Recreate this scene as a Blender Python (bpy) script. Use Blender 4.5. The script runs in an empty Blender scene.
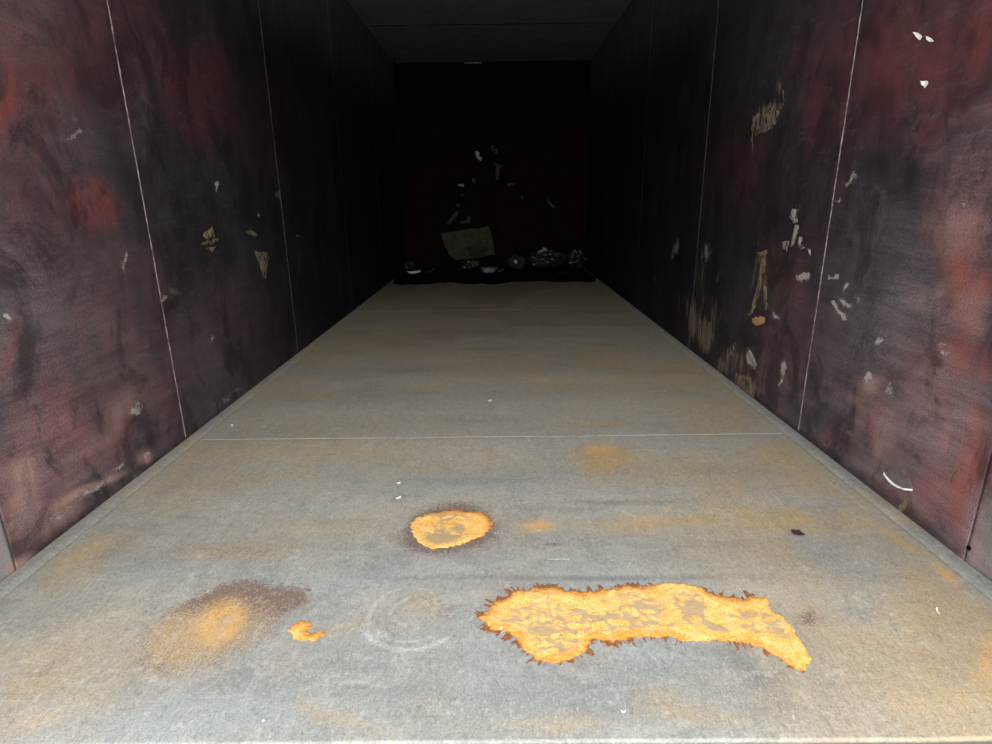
import bpy, bmesh, math, random
import numpy as np
from mathutils import Matrix, Vector

random.seed(7)
S = bpy.context.scene
C = S.collection

# ------------------------------------------------------------------ camera
F_PX, PITCH, ROLL, YAW = 573.35, 0.2905, -0.0120, -0.0037
CAM = np.array([0.0274, 0.0, 0.8512])
fw = np.array([math.sin(YAW)*math.cos(PITCH), math.cos(YAW)*math.cos(PITCH), -math.sin(PITCH)])
r0 = np.array([math.cos(YAW), -math.sin(YAW), 0.0])
u0 = np.cross(r0, fw)
RT = math.cos(ROLL)*r0 + math.sin(ROLL)*u0
UP = -math.sin(ROLL)*r0 + math.cos(ROLL)*u0
cd = bpy.data.cameras.new('camera')
cd.sensor_width = 36.0
cd.lens = F_PX*36.0/992.0
cd.clip_start = 0.02
cam = bpy.data.objects.new('camera', cd)
C.objects.link(cam)
M = Matrix.Identity(4)
for i in range(3):
    M[i][0], M[i][1], M[i][2], M[i][3] = RT[i], UP[i], -fw[i], CAM[i]
cam.matrix_world = M
S.camera = cam

# ------------------------------------------------------------------ sky and exposure
w = bpy.data.worlds.new('sky')
S.world = w
w.use_nodes = True
nt = w.node_tree
nt.nodes.clear()
wo = nt.nodes.new('ShaderNodeOutputWorld')
bg = nt.nodes.new('ShaderNodeBackground')
tc = nt.nodes.new('ShaderNodeTexCoord')
sp = nt.nodes.new('ShaderNodeSeparateXYZ')
rp = nt.nodes.new('ShaderNodeValToRGB')
rp.color_ramp.elements[0].position = 0.0
rp.color_ramp.elements[0].color = (1.0, 0.985, 0.95, 1)
rp.color_ramp.elements[1].position = 1.0
rp.color_ramp.elements[1].color = (0.56, 0.58, 0.61, 1)
nt.links.new(tc.outputs['Generated'], sp.inputs[0])
nt.links.new(sp.outputs['Z'], rp.inputs[0])
nt.links.new(rp.outputs[0], bg.inputs[0])
nt.links.new(bg.outputs[0], wo.inputs[0])
bg.inputs[1].default_value = 3.0
vs = S.view_settings
vs.view_transform = 'Standard'
vs.look = 'None'
vs.gamma = 1.0
vs.use_curve_mapping = False
vs.exposure = 1.0
S.cycles.max_bounces = 8
S.cycles.diffuse_bounces = 6

# ------------------------------------------------------------------ dimensions (metres)
W2, H, Y0, YB = 1.15, 2.4014, 0.729, 7.448       # half width, height, open end, closed end
POST = 1.20                                      # end posts run from Y0 to here
JOINTS = [1.995, 3.27, 4.60, 5.95]                # plate joints

def ray(px, py):
    return fw + RT*((px-496.0)/F_PX) + UP*((372.0-py)/F_PX)
def on_floor(px, py, z=0.0):
    d = ray(px, py); t = (z-CAM[2])/d[2]; p = CAM+d*t; return p[0], p[1]
def on_wall(px, py, s):
    d = ray(px, py); t = (s*W2-CAM[0])/d[0]; p = CAM+d*t; return p[1], p[2]
def on_back(px, py, y=YB):
    d = ray(px, py); t = (y-CAM[1])/d[1]; p = CAM+d*t; return p[0], p[2]

# ------------------------------------------------------------------ numpy noise
def _h(ix, iy, seed):
    n = (ix.astype(np.int64)*374761393 + iy.astype(np.int64)*668265263 + seed*974634777) & 0x7fffffff
    n = ((n ^ (n >> 13))*1274126177) & 0x7fffffff
    n = (n ^ (n >> 16)) & 0xffffff
    return n/float(0xffffff)
def vnoise(x, y, seed=0):
    ix, iy = np.floor(x), np.floor(y)
    fx, fy = x-ix, y-iy
    fx, fy = fx*fx*(3-2*fx), fy*fy*(3-2*fy)
    a, b = _h(ix, iy, seed), _h(ix+1, iy, seed)
    c, d = _h(ix, iy+1, seed), _h(ix+1, iy+1, seed)
    return (a*(1-fx)+b*fx)*(1-fy)+(c*(1-fx)+d*fx)*fy
def fbm(x, y, seed=0, n=4):
    s, a, t = 0, 0.5, 0
    for k in range(n):
        s = s + a*vnoise(x*2**k, y*2**k, seed+k*17); t += a; a *= .55
    return s/t
def smooth(a, b, x):
    t = np.clip((x-a)/(b-a), 0, 1); return t*t*(3-2*t)
def poly_dist(px, py, poly):
    """signed distance (positive inside) to a polygon and arc length of the nearest border point"""
    P = np.array(poly); Q = np.roll(P, -1, 0)
    best = np.full(px.shape, 1e9); arc = np.zeros(px.shape); ins = np.zeros(px.shape, bool); s0 = 0
    for (ax, ay), (bx, by) in zip(P, Q):
        dx, dy = bx-ax, by-ay; L2 = dx*dx+dy*dy+1e-12
        t = np.clip(((px-ax)*dx+(py-ay)*dy)/L2, 0, 1)
        d = np.hypot(px-ax-t*dx, py-ay-t*dy)
        m = d < best
        best = np.where(m, d, best); arc = np.where(m, s0+t*math.sqrt(L2), arc); s0 += math.sqrt(L2)
        c = ((ay > py) != (by > py)) & (px < (bx-ax)*(py-ay)/(by-ay+1e-12)+ax)
        ins ^= c
    return np.where(ins, best, -best), arc
def blob(x, y, mp, cx, cy, rx, ry, k=1.0, rot=0, soft=1.0):
    """soft ellipse lying on a surface; centre and radii measured on the photo, laid out in metres by mp"""
    c = np.array(mp(cx, cy)); ca, sa = math.cos(math.radians(rot)), math.sin(math.radians(rot))
    a = (np.array(mp(cx+rx*ca, cy+rx*sa))-np.array(mp(cx-rx*ca, cy-rx*sa)))/2
    b = (np.array(mp(cx-ry*sa, cy+ry*ca))-np.array(mp(cx+ry*sa, cy-ry*ca)))/2
    det = a[0]*b[1]-a[1]*b[0]
    dx, dy = x-c[0], y-c[1]
    u = (dx*b[1]-dy*b[0])/det; v = (a[0]*dy-a[1]*dx)/det
    r = np.hypot(u, v)
    return k*(1-smooth(1-soft*.9, 1+soft*.5, r))
def add_blobs(x, y, mp, lst, warp=None):
    m = np.zeros(x.shape)
    if warp is not None: x = x+warp[0]; y = y+warp[1]
    for b in lst: m = np.maximum(m, blob(x, y, mp, *b))
    return m

# ------------------------------------------------------------------ object helpers
def link(name, me, parent=None, mat=None):
    o = bpy.data.objects.new(name, me); C.objects.link(o)
    if parent: o.parent = parent
    if mat and me: me.materials.append(mat)
    return o
def setting(name):
    o = bpy.data.objects.new(name, None); C.objects.link(o); o['kind'] = 'structure'; return o
def tag(o, label, cat, group=None):
    o['label'] = label; o['category'] = cat
    if group: o['group'] = group
    return o
def grid_mesh(name, P, attrs=None, smooth_sh=True):
    """P: (n, m, 3) grid of points"""
    n, m = P.shape[:2]
    I = np.arange(n*m).reshape(n, m)
    F = np.stack([I[:-1, :-1], I[1:, :-1], I[1:, 1:], I[:-1, 1:]], -1).reshape(-1, 4)
    return np_mesh(name, P.reshape(-1, 3), F, attrs, smooth_sh)
def np_mesh(name, V, F, attrs=None, smooth_sh=True):
    me = bpy.data.meshes.new(name)
    me.vertices.add(len(V)); me.vertices.foreach_set('co', np.asarray(V, np.float32).ravel())
    k = F.shape[1]
    me.loops.add(F.size); me.loops.foreach_set('vertex_index', F.astype(np.int32).ravel())
    me.polygons.add(len(F)); me.polygons.foreach_set('loop_start', np.arange(0, F.size, k, dtype=np.int32))
    if smooth_sh: me.polygons.foreach_set('use_smooth', np.ones(len(F), bool))
    for nm, arr in (attrs or {}).items():
        a = me.attributes.new(nm, 'FLOAT_COLOR', 'POINT')
        col = np.zeros((len(V), 4), np.float32); col[:, 3] = 1
        for i, ch in enumerate(arr): col[:, i] = np.asarray(ch).ravel()
        a.data.foreach_set('color', col.ravel())
    me.update(calc_edges=True); me.validate()
    return me
def bm_obj(name, bm, mat, parent=None, smooth_sh=False):
    me = bpy.data.meshes.new(name); bmesh.ops.recalc_face_normals(bm, faces=bm.faces)
    bm.to_mesh(me); bm.free()
    if smooth_sh:
        for p in me.polygons: p.use_smooth = True
    return link(name, me, parent, mat)
def box(bm, x0, x1, y0, y1, z0, z1, bev=0.0):
    r = bmesh.ops.create_cube(bm, size=1.0)
    for v in r['verts']:
        v.co = Vector(((x0+x1)/2+v.co.x*(x1-x0), (y0+y1)/2+v.co.y*(y1-y0), (z0+z1)/2+v.co.z*(z1-z0)))
    if bev:
        es = list({e for v in r['verts'] for e in v.link_edges})
        bmesh.ops.bevel(bm, geom=es, offset=bev, segments=2, affect='EDGES')

# ------------------------------------------------------------------ materials
class NB:
    def __init__(s, name, rough=0.6, spec=0.3):
        s.m = bpy.data.materials.new(name); s.m.use_nodes = True
        s.t = s.m.node_tree; s.b = s.t.nodes['Principled BSDF']
        s.b.inputs['Roughness'].default_value = rough
        s.b.inputs['Specular IOR Level'].default_value = spec
        s.tc = s.t.nodes.new('ShaderNodeTexCoord')
    def n(s, t, **k):
        x = s.t.nodes.new(t)
        for a, b in k.items(): setattr(x, a, b)
        return x
    def l(s, a, b): s.t.links.new(a, b)
    def coord(s, scale=(1, 1, 1), rot=(0, 0, 0)):
        mp = s.n('ShaderNodeMapping'); mp.inputs['Scale'].default_value = scale; mp.inputs['Rotation'].default_value = rot
        s.l(s.tc.outputs['Object'], mp.inputs[0]); return mp.outputs[0]
    def noise(s, scale, detail=4, rough=.6, sc=(1, 1, 1), rot=(0, 0, 0), dist=0.0):
        x = s.n('ShaderNodeTexNoise'); x.inputs['Scale'].default_value = scale; x.inputs['Detail'].default_value = detail
        x.inputs['Roughness'].default_value = rough; x.inputs['Distortion'].default_value = dist
        s.l(s.coord(sc, rot), x.inputs['Vector']); return x.outputs['Fac']
    def attr(s, name):
        a = s.n('ShaderNodeAttribute'); a.attribute_name = name
        q = s.n('ShaderNodeSeparateColor'); s.l(a.outputs['Color'], q.inputs[0])
        return q.outputs[0], q.outputs[1], q.outputs[2]
    def val(s, i, v):
        if isinstance(v, (int, float)): i.default_value = v
        else: s.l(v, i)
    def math(s, op, a, b=0.0, c=None, clamp=False):
        x = s.n('ShaderNodeMath', operation=op); x.use_clamp = clamp
        s.val(x.inputs[0], a); s.val(x.inputs[1], b)
        if c is not None: s.val(x.inputs[2], c)
        return x.outputs[0]
    def step(s, v, a, b, lo=0.0, hi=1.0):
        x = s.n('ShaderNodeMapRange', interpolation_type='SMOOTHSTEP'); s.val(x.inputs[0], v)
        x.inputs[1].default_value = a; x.inputs[2].default_value = b; x.inputs[3].default_value = lo; x.inputs[4].default_value = hi
        return x.outputs[0]
    def mix(s, f, a, b, mode='MIX'):
        x = s.n('ShaderNodeMix', data_type='RGBA', blend_type=mode); s.val(x.inputs[0], f)
        for i, v in ((6, a), (7, b)):
            if isinstance(v, tuple): x.inputs[i].default_value = (*v, 1)
            else: s.l(v, x.inputs[i])
        return x.outputs[2]
    def bump(s, h, strength=.3, dist=.003):
        x = s.n('ShaderNodeBump'); x.inputs['Strength'].default_value = strength; x.inputs['Distance'].default_value = dist
        s.l(h, x.inputs['Height']); s.l(x.outputs[0], s.b.inputs['Normal'])
    def out(s, c):
        if isinstance(c, tuple): s.b.inputs['Base Color'].default_value = (*c, 1)
        else: s.l(c, s.b.inputs['Base Color'])
        return s.m

def floor_material():
    n = NB('worn_steel_floor', .65, .15)
    tan, orange, brown = n.attr('stain')
    blue, dark, pale = n.attr('tone')
    dust, wetline, _ = n.attr('dust')
    big = n.noise(3.2, 6, .62, dist=.8)
    mid = n.noise(11, 7, .68, sc=(.8, 1.2, 1), rot=(0, 0, .35), dist=.9)
    fine = n.noise(260, 4, .75)
    scr = n.noise(30, 6, .72, sc=(1, .22, 1), rot=(0, 0, -.75), dist=.5)
    scr2 = n.noise(34, 5, .72, sc=(.20, 1, 1), rot=(0, 0, -.12), dist=.4)
    speck = n.noise(230, 2, .6)
    c = n.mix(n.step(big, .35, .68), (.258, .256, .230), (.208, .212, .198))
    c = n.mix(n.math('MULTIPLY', n.step(mid, .42, .66), .65), c, (.335, .325, .29))
    c = n.mix(n.math('MULTIPLY', dust, n.step(mid, .2, .8, .75, 1.0)), c, (.325, .308, .255))
    c = n.mix(n.math('MULTIPLY', blue, n.step(mid, .2, .75, .55, 1.0)), c, (.262, .285, .282))
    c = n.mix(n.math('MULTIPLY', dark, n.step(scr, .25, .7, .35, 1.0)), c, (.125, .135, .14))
    c = n.mix(n.math('MULTIPLY', tan, n.step(mid, .15, .75, .65, 1.0)), c, (.40, .275, .130))
    # rusty speckle: fine grains that thicken where the brown stain is strong
    sp1 = n.step(n.math('ADD', n.math('MULTIPLY', speck, .9), n.math('MULTIPLY', brown, .55)), .70, .86)
    c = n.mix(n.math('MULTIPLY', brown, .38), c, (.27, .165, .105))
    c = n.mix(n.math('MULTIPLY', n.math('MULTIPLY', sp1, n.step(brown, .05, .35)), .7), c, (.115, .065, .05))
    c = n.mix(n.math('MULTIPLY', orange, n.step(fine, .2, .7, .75, 1.0)), c, (.62, .33, .07))
    # scratches and grain
    c = n.mix(n.math('MULTIPLY', n.step(scr, .54, .72), .30), c, (.43, .43, .41))
    c = n.mix(n.math('MULTIPLY', n.step(scr, .30, .46, 1.0, 0.0), .30), c, (.15, .155, .15))
    c = n.mix(n.math('MULTIPLY', n.step(scr2, .56, .72), .34), c, (.15, .145, .13))
    c = n.mix(n.math('MULTIPLY', n.step(scr2, .28, .44, 1.0, 0.0), .25), c, (.42, .41, .38))
    c = n.mix(n.math('MULTIPLY', pale, n.step(fine, .3, .6, .4, 1.0)), c, (.52, .52, .49))
    pit = n.noise(120, 5, .8, sc=(1, .55, 1), rot=(0, 0, -.5), dist=.4)
    c = n.mix(n.math('MULTIPLY', n.step(pit, .53, .64), .50), c, (.13, .135, .13))
    c = n.mix(n.math('MULTIPLY', n.step(pit, .36, .45, 1.0, 0.0), .40), c, (.46, .455, .43))
    g = n.step(fine, .25, .75, .74, 1.26)
    cc = n.n('ShaderNodeMix', data_type='RGBA', blend_type='MULTIPLY'); cc.inputs[0].default_value = 1
    n.l(c, cc.inputs[6]); n.l(g, cc.inputs[7])
    n.bump(n.math('ADD', n.math('MULTIPLY', fine, .35), scr), .22, .003)
    return n.out(cc.outputs[2])

def rust_material():
    n = NB('orange_rust_crust', .8, .15)
    rim, wet, deep = n.attr('crust')
    fine = n.noise(190, 4, .75)
    lump = n.noise(34, 4, .65, dist=.8)
    c = n.mix(n.step(lump, .35, .65), (.74, .355, .058), (.79, .48, .165))
    c = n.mix(n.math('MULTIPLY', n.step(fine, .50, .62), .75), c, (.84, .62, .27))
    c = n.mix(n.math('MULTIPLY', n.step(fine, .36, .48, 1.0, 0.0), .6), c, (.55, .23, .04))
    c = n.mix(n.math('MULTIPLY', wet, .92), c, (.37, .275, .160))
    c = n.mix(n.math('MULTIPLY', n.step(rim, .15, .9), n.step(fine, .3, .6, 1.0, .55)), c, (.56, .20, .025))
    c = n.mix(n.math('MULTIPLY', deep, n.step(fine, .3, .65, 1.0, .8)), c, (.115, .042, .03))
    n.bump(n.math('ADD', n.math('MULTIPLY', fine, .5), lump), .35, .004)
    return n.out(c)

def wall_material(name, side):
    n = NB(name, .6, .07)
    red, pale, tan = n.attr('paint')
    dust, soot_shade, bright = n.attr('wear')
    top_grey, bare, pink = n.attr('roof')
    mid = n.noise(9, 6, .68, sc=(1, 1, .55), dist=.4)
    drip = n.noise(16, 4, .7, sc=(1, 1, .07))
    haze = n.noise(26, 5, .72, sc=(1, .12, 1), dist=.3)
    rub = n.noise(38, 4, .7, sc=(1, .25, 1), rot=(.45, 0, 0))
    fine = n.noise(280, 4, .75)
    c = n.mix(n.step(mid, .3, .7), (.023, .020, .024), (.046, .039, .045))
    rm = n.math('MULTIPLY', red, n.step(n.math('ADD', n.math('MULTIPLY', mid, .6), n.math('MULTIPLY', drip, .5)), .34, .66, .25, 1.0))
    c = n.mix(rm, c, (.100, .034, .036))
    dcol = n.mix(rm, (.215, .180, .185), (.285, .130, .125))
    c = n.mix(n.math('MULTIPLY', bright, n.step(drip, .3, .65, .45, 1.0)), c, (.20, .046, .036))
    c = n.mix(n.math('MULTIPLY', n.step(drip, .55, .75), n.math('MULTIPLY', n.math('SUBTRACT', 1.0, soot_shade), .5)), c, (.018, .016, .018))
    c = n.mix(n.math('MULTIPLY', dust, n.step(n.math('ADD', n.math('MULTIPLY', haze, .5), n.math('MULTIPLY', fine, .5)), .36, .66, .25, .95)), c, dcol)
    c = n.mix(n.math('MULTIPLY', soot_shade, n.step(mid, .2, .7, 1.0, .8)), c, (.0048, .0040, .0046))
    c = n.mix(n.math('MULTIPLY', n.step(rub, .54, .68), n.math('MULTIPLY', n.math('SUBTRACT', 1.0, soot_shade), .16)), c, (.14, .125, .125))
    blot = n.noise(5.5, 6, .7, sc=(1, 1, .6), dist=.7)
    c = n.mix(n.math('MULTIPLY', n.step(blot, .50, .64), .62), c, (.014, .012, .014))
    streak = n.noise(42, 4, .7, sc=(1, 1, .10), dist=.2)
    brk2 = n.math('ADD', n.math('MULTIPLY', streak, .6), n.math('MULTIPLY', fine, .4))
    brk = n.math('ADD', n.math('MULTIPLY', mid, .5), n.math('MULTIPLY', fine, .5))
    c = n.mix(n.math('MULTIPLY', bare, n.step(mid, .25, .65, .6, 1.0)), c, (.235, .225, .215))
    c = n.mix(n.math('MULTIPLY', pink, n.step(n.math('ADD', mid, n.math('MULTIPLY', fine, .4)), .52, .82, .1, 1.0)), c, (.34, .215, .185))
    c = n.mix(n.math('MULTIPLY', top_grey, n.step(mid, .2, .75, .6, 1.0)), c, (.105, .101, .110))  # greyer towards the wall top, deeper inside
    c = n.mix(n.math('MULTIPLY', n.step(n.math('ADD', tan, n.math('MULTIPLY', n.math('SUBTRACT', brk2, .5), 2.4)), .36, .60), n.step(tan, .03, .2)), c, (.145, .115, .080))
    c = n.mix(n.math('MULTIPLY', n.step(n.math('ADD', pale, n.math('MULTIPLY', n.math('SUBTRACT', brk, .5), 2.6)), .36, .56), n.step(pale, .03, .2)), c, (.30, .28, .25))
    g = n.step(fine, .25, .75, .74, 1.26)
    cc = n.n('ShaderNodeMix', data_type='RGBA', blend_type='MULTIPLY'); cc.inputs[0].default_value = 1
    n.l(c, cc.inputs[6]); n.l(g, cc.inputs[7])
    n.bump(n.math('ADD', n.math('MULTIPLY', fine, .4), mid), .18, .004)
    return n.out(cc.outputs[2])

def simple(name, col, col2=None, rough=.6, spec=.3, scale=40, metal=0.0, bump=.2):
    n = NB(name, rough, spec)
    n.b.inputs['Metallic'].default_value = metal
    f = n.noise(scale, 4, .65)
    c = n.mix(n.step(f, .3, .7), col, col2 or tuple(v*.6 for v in col))
    if bump: n.bump(f, bump, .003)
    return n.out(c)

MF = floor_material()
MR = rust_material()
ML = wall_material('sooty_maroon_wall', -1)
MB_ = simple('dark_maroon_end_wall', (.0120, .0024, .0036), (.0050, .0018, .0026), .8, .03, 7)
MC = simple('sooty_grey_ceiling', (.21, .207, .220), (.15, .147, .156), .8, .05, 5)
MW = simple('pale_weld_metal', (.26, .205, .20), (.08, .05, .05), .5, .3, 45)
MW2 = simple('dull_weld_metal', (.10, .08, .08), (.025, .02, .02), .6, .2, 45)
MW3 = simple('dark_weld_metal', (.010, .009, .010), (.007, .006, .007), .7, .1, 45)  # darkened weld copy that lets the deep seams fade
MWF = simple('grey_weld_metal', (.25, .24, .215), (.17, .16, .14), .55, .3, 60)
MS = simple('grey_angle_steel', (.285, .285, .265), (.235, .235, .225), .5, .3, 30)
MP = simple('worn_grey_steel', (.15, .145, .14), (.08, .07, .07), .6, .3, 14)
MG = simple('pale_concrete', (.55, .54, .52), (.45, .44, .42), .85, .2, 6)
MPAPER = simple('white_paper', (.78, .76, .75), (.70, .68, .67), .8, .2, 30, bump=.1)
MCARD = simple('dirty_cardboard', (.062, .054, .035), (.036, .031, .020), .85, .1, 14)
MPLAS = simple('grimy_plastic', (.22, .22, .23), (.09, .09, .095), .35, .5, 20, bump=.1)
MBAG = simple('black_film', (.016, .016, .018), (.006, .006, .007), .35, .5, 20)
MDIRT = simple('black_sludge', (.006, .0053, .0053), (.004, .0035, .004), .9, .02, 25)
MBROWN = simple('brown_crumpled_paper', (.045, .032, .024), (.02, .015, .012), .85, .1, 25)
MFLAKE = simple('dark_rust_flake', (.07, .035, .025), (.03, .02, .018), .8, .1, 90)
MBARE = simple('glint_white_steel', (.85, .85, .87), (.72, .72, .74), .35, .5, 60, metal=.15, bump=.1)  # near-white base colour stands in for the highlight on the metal lip
def torn(name, a, b, cover):
    n = NB(name, .8, .12)
    m = n.noise(38, 5, .75, sc=(1, 1, .45), dist=.6); f = n.noise(170, 3, .7)
    t = n.math('ADD', n.math('MULTIPLY', m, .65), n.math('MULTIPLY', f, .35))
    c = n.mix(n.step(f, .35, .65), a, b)
    c = n.mix(n.step(t, cover-.04, cover+.04), (.022, .018, .018), c)
    n.bump(t, .4, .004)
    return n.out(c)
MRES = torn('dried_pale_residue', (.34, .32, .28), (.22, .205, .18), .47)
MTAN = torn('dried_tan_residue', (.22, .175, .115), (.13, .10, .065), .475)
MORG = torn('dried_orange_residue', (.46, .28, .14), (.28, .15, .07), .38)
MDENT = simple('dusty_scraped_steel', (.12, .10, .105), (.075, .058, .06), .45, .25, 60)
MGRIME = simple('grimy_scrap', (.060, .058, .055), (.022, .021, .020), .8, .1, 50)
MHOLE = simple('black_hole', (.004, .004, .004), (.003, .003, .003), .9, .0, 50, bump=0)

# ------------------------------------------------------------------ ground outside
g = setting('ground')
bm = bmesh.new(); box(bm, -14, 14, -24, Y0+.02, -.32, -.17)
bm_obj('concrete_slab', bm, MG, g)

# ------------------------------------------------------------------ floor
def floor_z(x, y):
    t = (y-JOINTS[0])/.405
    fr = t-np.floor(t)                                  # 0 and 1 over a cross member
    sag = (np.cos(2*np.pi*fr)-1)*.5*.0032
    sag = sag*(.35+.65*np.clip(1-(y-2.4)/2.5, 0, 1))
    env = np.clip((W2-np.abs(x))/.25, 0, 1)
    return sag*env + (fbm(x*1.7+9, y*1.7, 5, 3)-.5)*.007*env

TAN = [(755, 521, 150, 13, .85), (640, 524, 90, 14, .6), (840, 522, 50, 18, .7), (541, 525, 24, 9, .55), (607, 458, 36, 15, .95, 8),
       (601, 362, 30, 4.5, .75, 0, .6), (720, 425, 45, 9, .6), (960, 690, 70, 45, .75), (925, 640, 60, 30, .35), (930, 560, 90, 16, .5, 38),
       (870, 480, 60, 22, .45, 38), (840, 600, 90, 25, .22), (80, 562, 65, 18, .6, -30), (70, 660, 100, 60, .45, -20), (48, 722, 60, 16, .4, -20),
       (240, 548, 90, 12, .4, -6), (330, 522, 80, 14, .32), (410, 605, 40, 20, .3), (350, 632, 60, 8, .3), (560, 730, 60, 10, .4),
       (330, 725, 45, 10, .35), (690, 720, 60, 16, .45, 15), (860, 720, 70, 20, .5), (430, 460, 130, 14, .22), (500, 345, 220, 40, .22),
       (450, 318, 120, 22, .35), (640, 400, 180, 16, .22), (300, 420, 160, 14, .2), (215, 470, 70, 12, .35, -35), (500, 300, 130, 14, .45)]
ORANGE = [(541, 525, 16, 6, .62, 0, .9), (600, 449, 16, 5, .5, 0, .9), (640, 519, 25, 6, .25), (223, 620, 30, 20, .72, -40, .75),
          (880, 421, 3, 3, .1), (945, 575, 20, 6, .55, 36), (900, 541, 26, 3, .35, 38), (668, 508, 5, 2, .5), (40, 722, 20, 8, .12, -25), (985, 660, 12, 24, .4)]
BROWN = [(235, 600, 75, 22, .55, -8), (430, 520, 50, 34, .0), (451, 527, 58, 30, .95, -4, .6), (600, 453, 50, 18, .28, 8), (540, 552, 16, 9, .3),
         (812, 618, 16, 12, .7, 20), (520, 590, 40, 14, .4), (820, 590, 40, 6, .25), (585, 668, 30, 7, .45), (425, 597, 28, 14, .4), (285, 665, 12, 30, .35, 25),
         (700, 470, 90, 16, .15), (470, 418, 60, 5, .45), (395, 342, 40, 6, .5), (380, 385, 30, 5, .4), (480, 332, 60, 5, .5), (240, 548, 90, 10, .4), (560, 312, 90, 8, .4)]
BLUE = [(200, 718, 130, 26, .75), (350, 580, 120, 13, .55), (150, 575, 70, 10, .4, -20), (650, 590, 120, 24, .45), (500, 480, 140, 14, .35), (430, 560, 60, 16, .3),
        (480, 660, 160, 50, .3), (650, 662, 60, 20, .6), (740, 540, 70, 20, .4), (560, 700, 60, 30, .35), (820, 660, 40, 30, .4), (500, 375, 140, 10, .35), (640, 345, 60, 8, .4), (300, 360, 60, 8, .3)]
DARK = [(760, 682, 60, 16, .75, 42), (660, 668, 80, 12, .35), (620, 578, 190, 3.2, .75), (745, 577, 50, 5, .4), (420, 577, 80, 2.5, .4), (630, 501, 75, 3, .6), (790, 560, 60, 14, .35),  # the thin wide entries are painted shading along the floor pan edges
        (560, 508, 60, 3, .35), (557, 560.5, 14, 1.6, .95, 0, .6), (557, 544, 12, 1.4, .8, 0, .6), (400, 690, 50, 8, .3), (395, 498, 12, 3, .5, -20), (620, 700, 130, 20, .35), (750, 545, 100, 8, .45), (840, 575, 90, 10, .25),
        (770, 712, 60, 12, .4), (470, 480, 100, 5, .25), (650, 470, 120, 5, .25), (360, 687, 9, 3, .7), (455, 280, 160, 9, .3), (180, 480, 40, 6, .3, -38), (120, 545, 60, 5, .3, -38)]
HALO = [on_floor(*p) for p in ((127, 656), (142, 629), (177, 602), (215, 586), (246, 577), (276, 583), (308, 588), (312, 602), (288, 613), (280, 633), (246, 652), (226, 672), (180, 682), (132, 676))]

def arc_mask(x, y, pts, wid):
    P = [on_floor(*p) for p in pts]
    best = np.full(x.shape, 1e9)
    for (ax, ay), (bx, by) in zip(P[:-1], P[1:]):
        dx, dy = bx-ax, by-ay
        t = np.clip(((x-ax)*dx+(y-ay)*dy)/(dx*dx+dy*dy), 0, 1)
        best = np.minimum(best, np.hypot(x-ax-t*dx, y-ay-t*dy))
    return 1-smooth(wid*.4, wid, best)
PALE_ARCS = [([(366, 632), (374, 641), (387, 647), (402, 649), (420, 648), (436, 643), (447, 637)], .008, .8),
             ([(376, 630), (388, 638), (402, 641), (418, 640), (430, 636)], .006, .55),
             ([(400, 588), (386, 593), (376, 602), (370, 614), (368, 624)], .006, .45),
             ([(410, 596), (396, 603), (390, 612), (395, 620), (404, 624)], .006, .4),
             ([(300, 690), (330, 683), (360, 681), (385, 687)], .006, .35),
             ([(590, 521), (600, 510), (618, 508), (632, 514)], .008, .3),
             ([(830, 483), (850, 497), (866, 510)], .006, .4), ([(700, 440), (742, 440)], .006, .35),
             ([(560, 704), (600, 690), (650, 688)], .006, .2), ([(232, 440), (330, 447)], .008, .25)]

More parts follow.
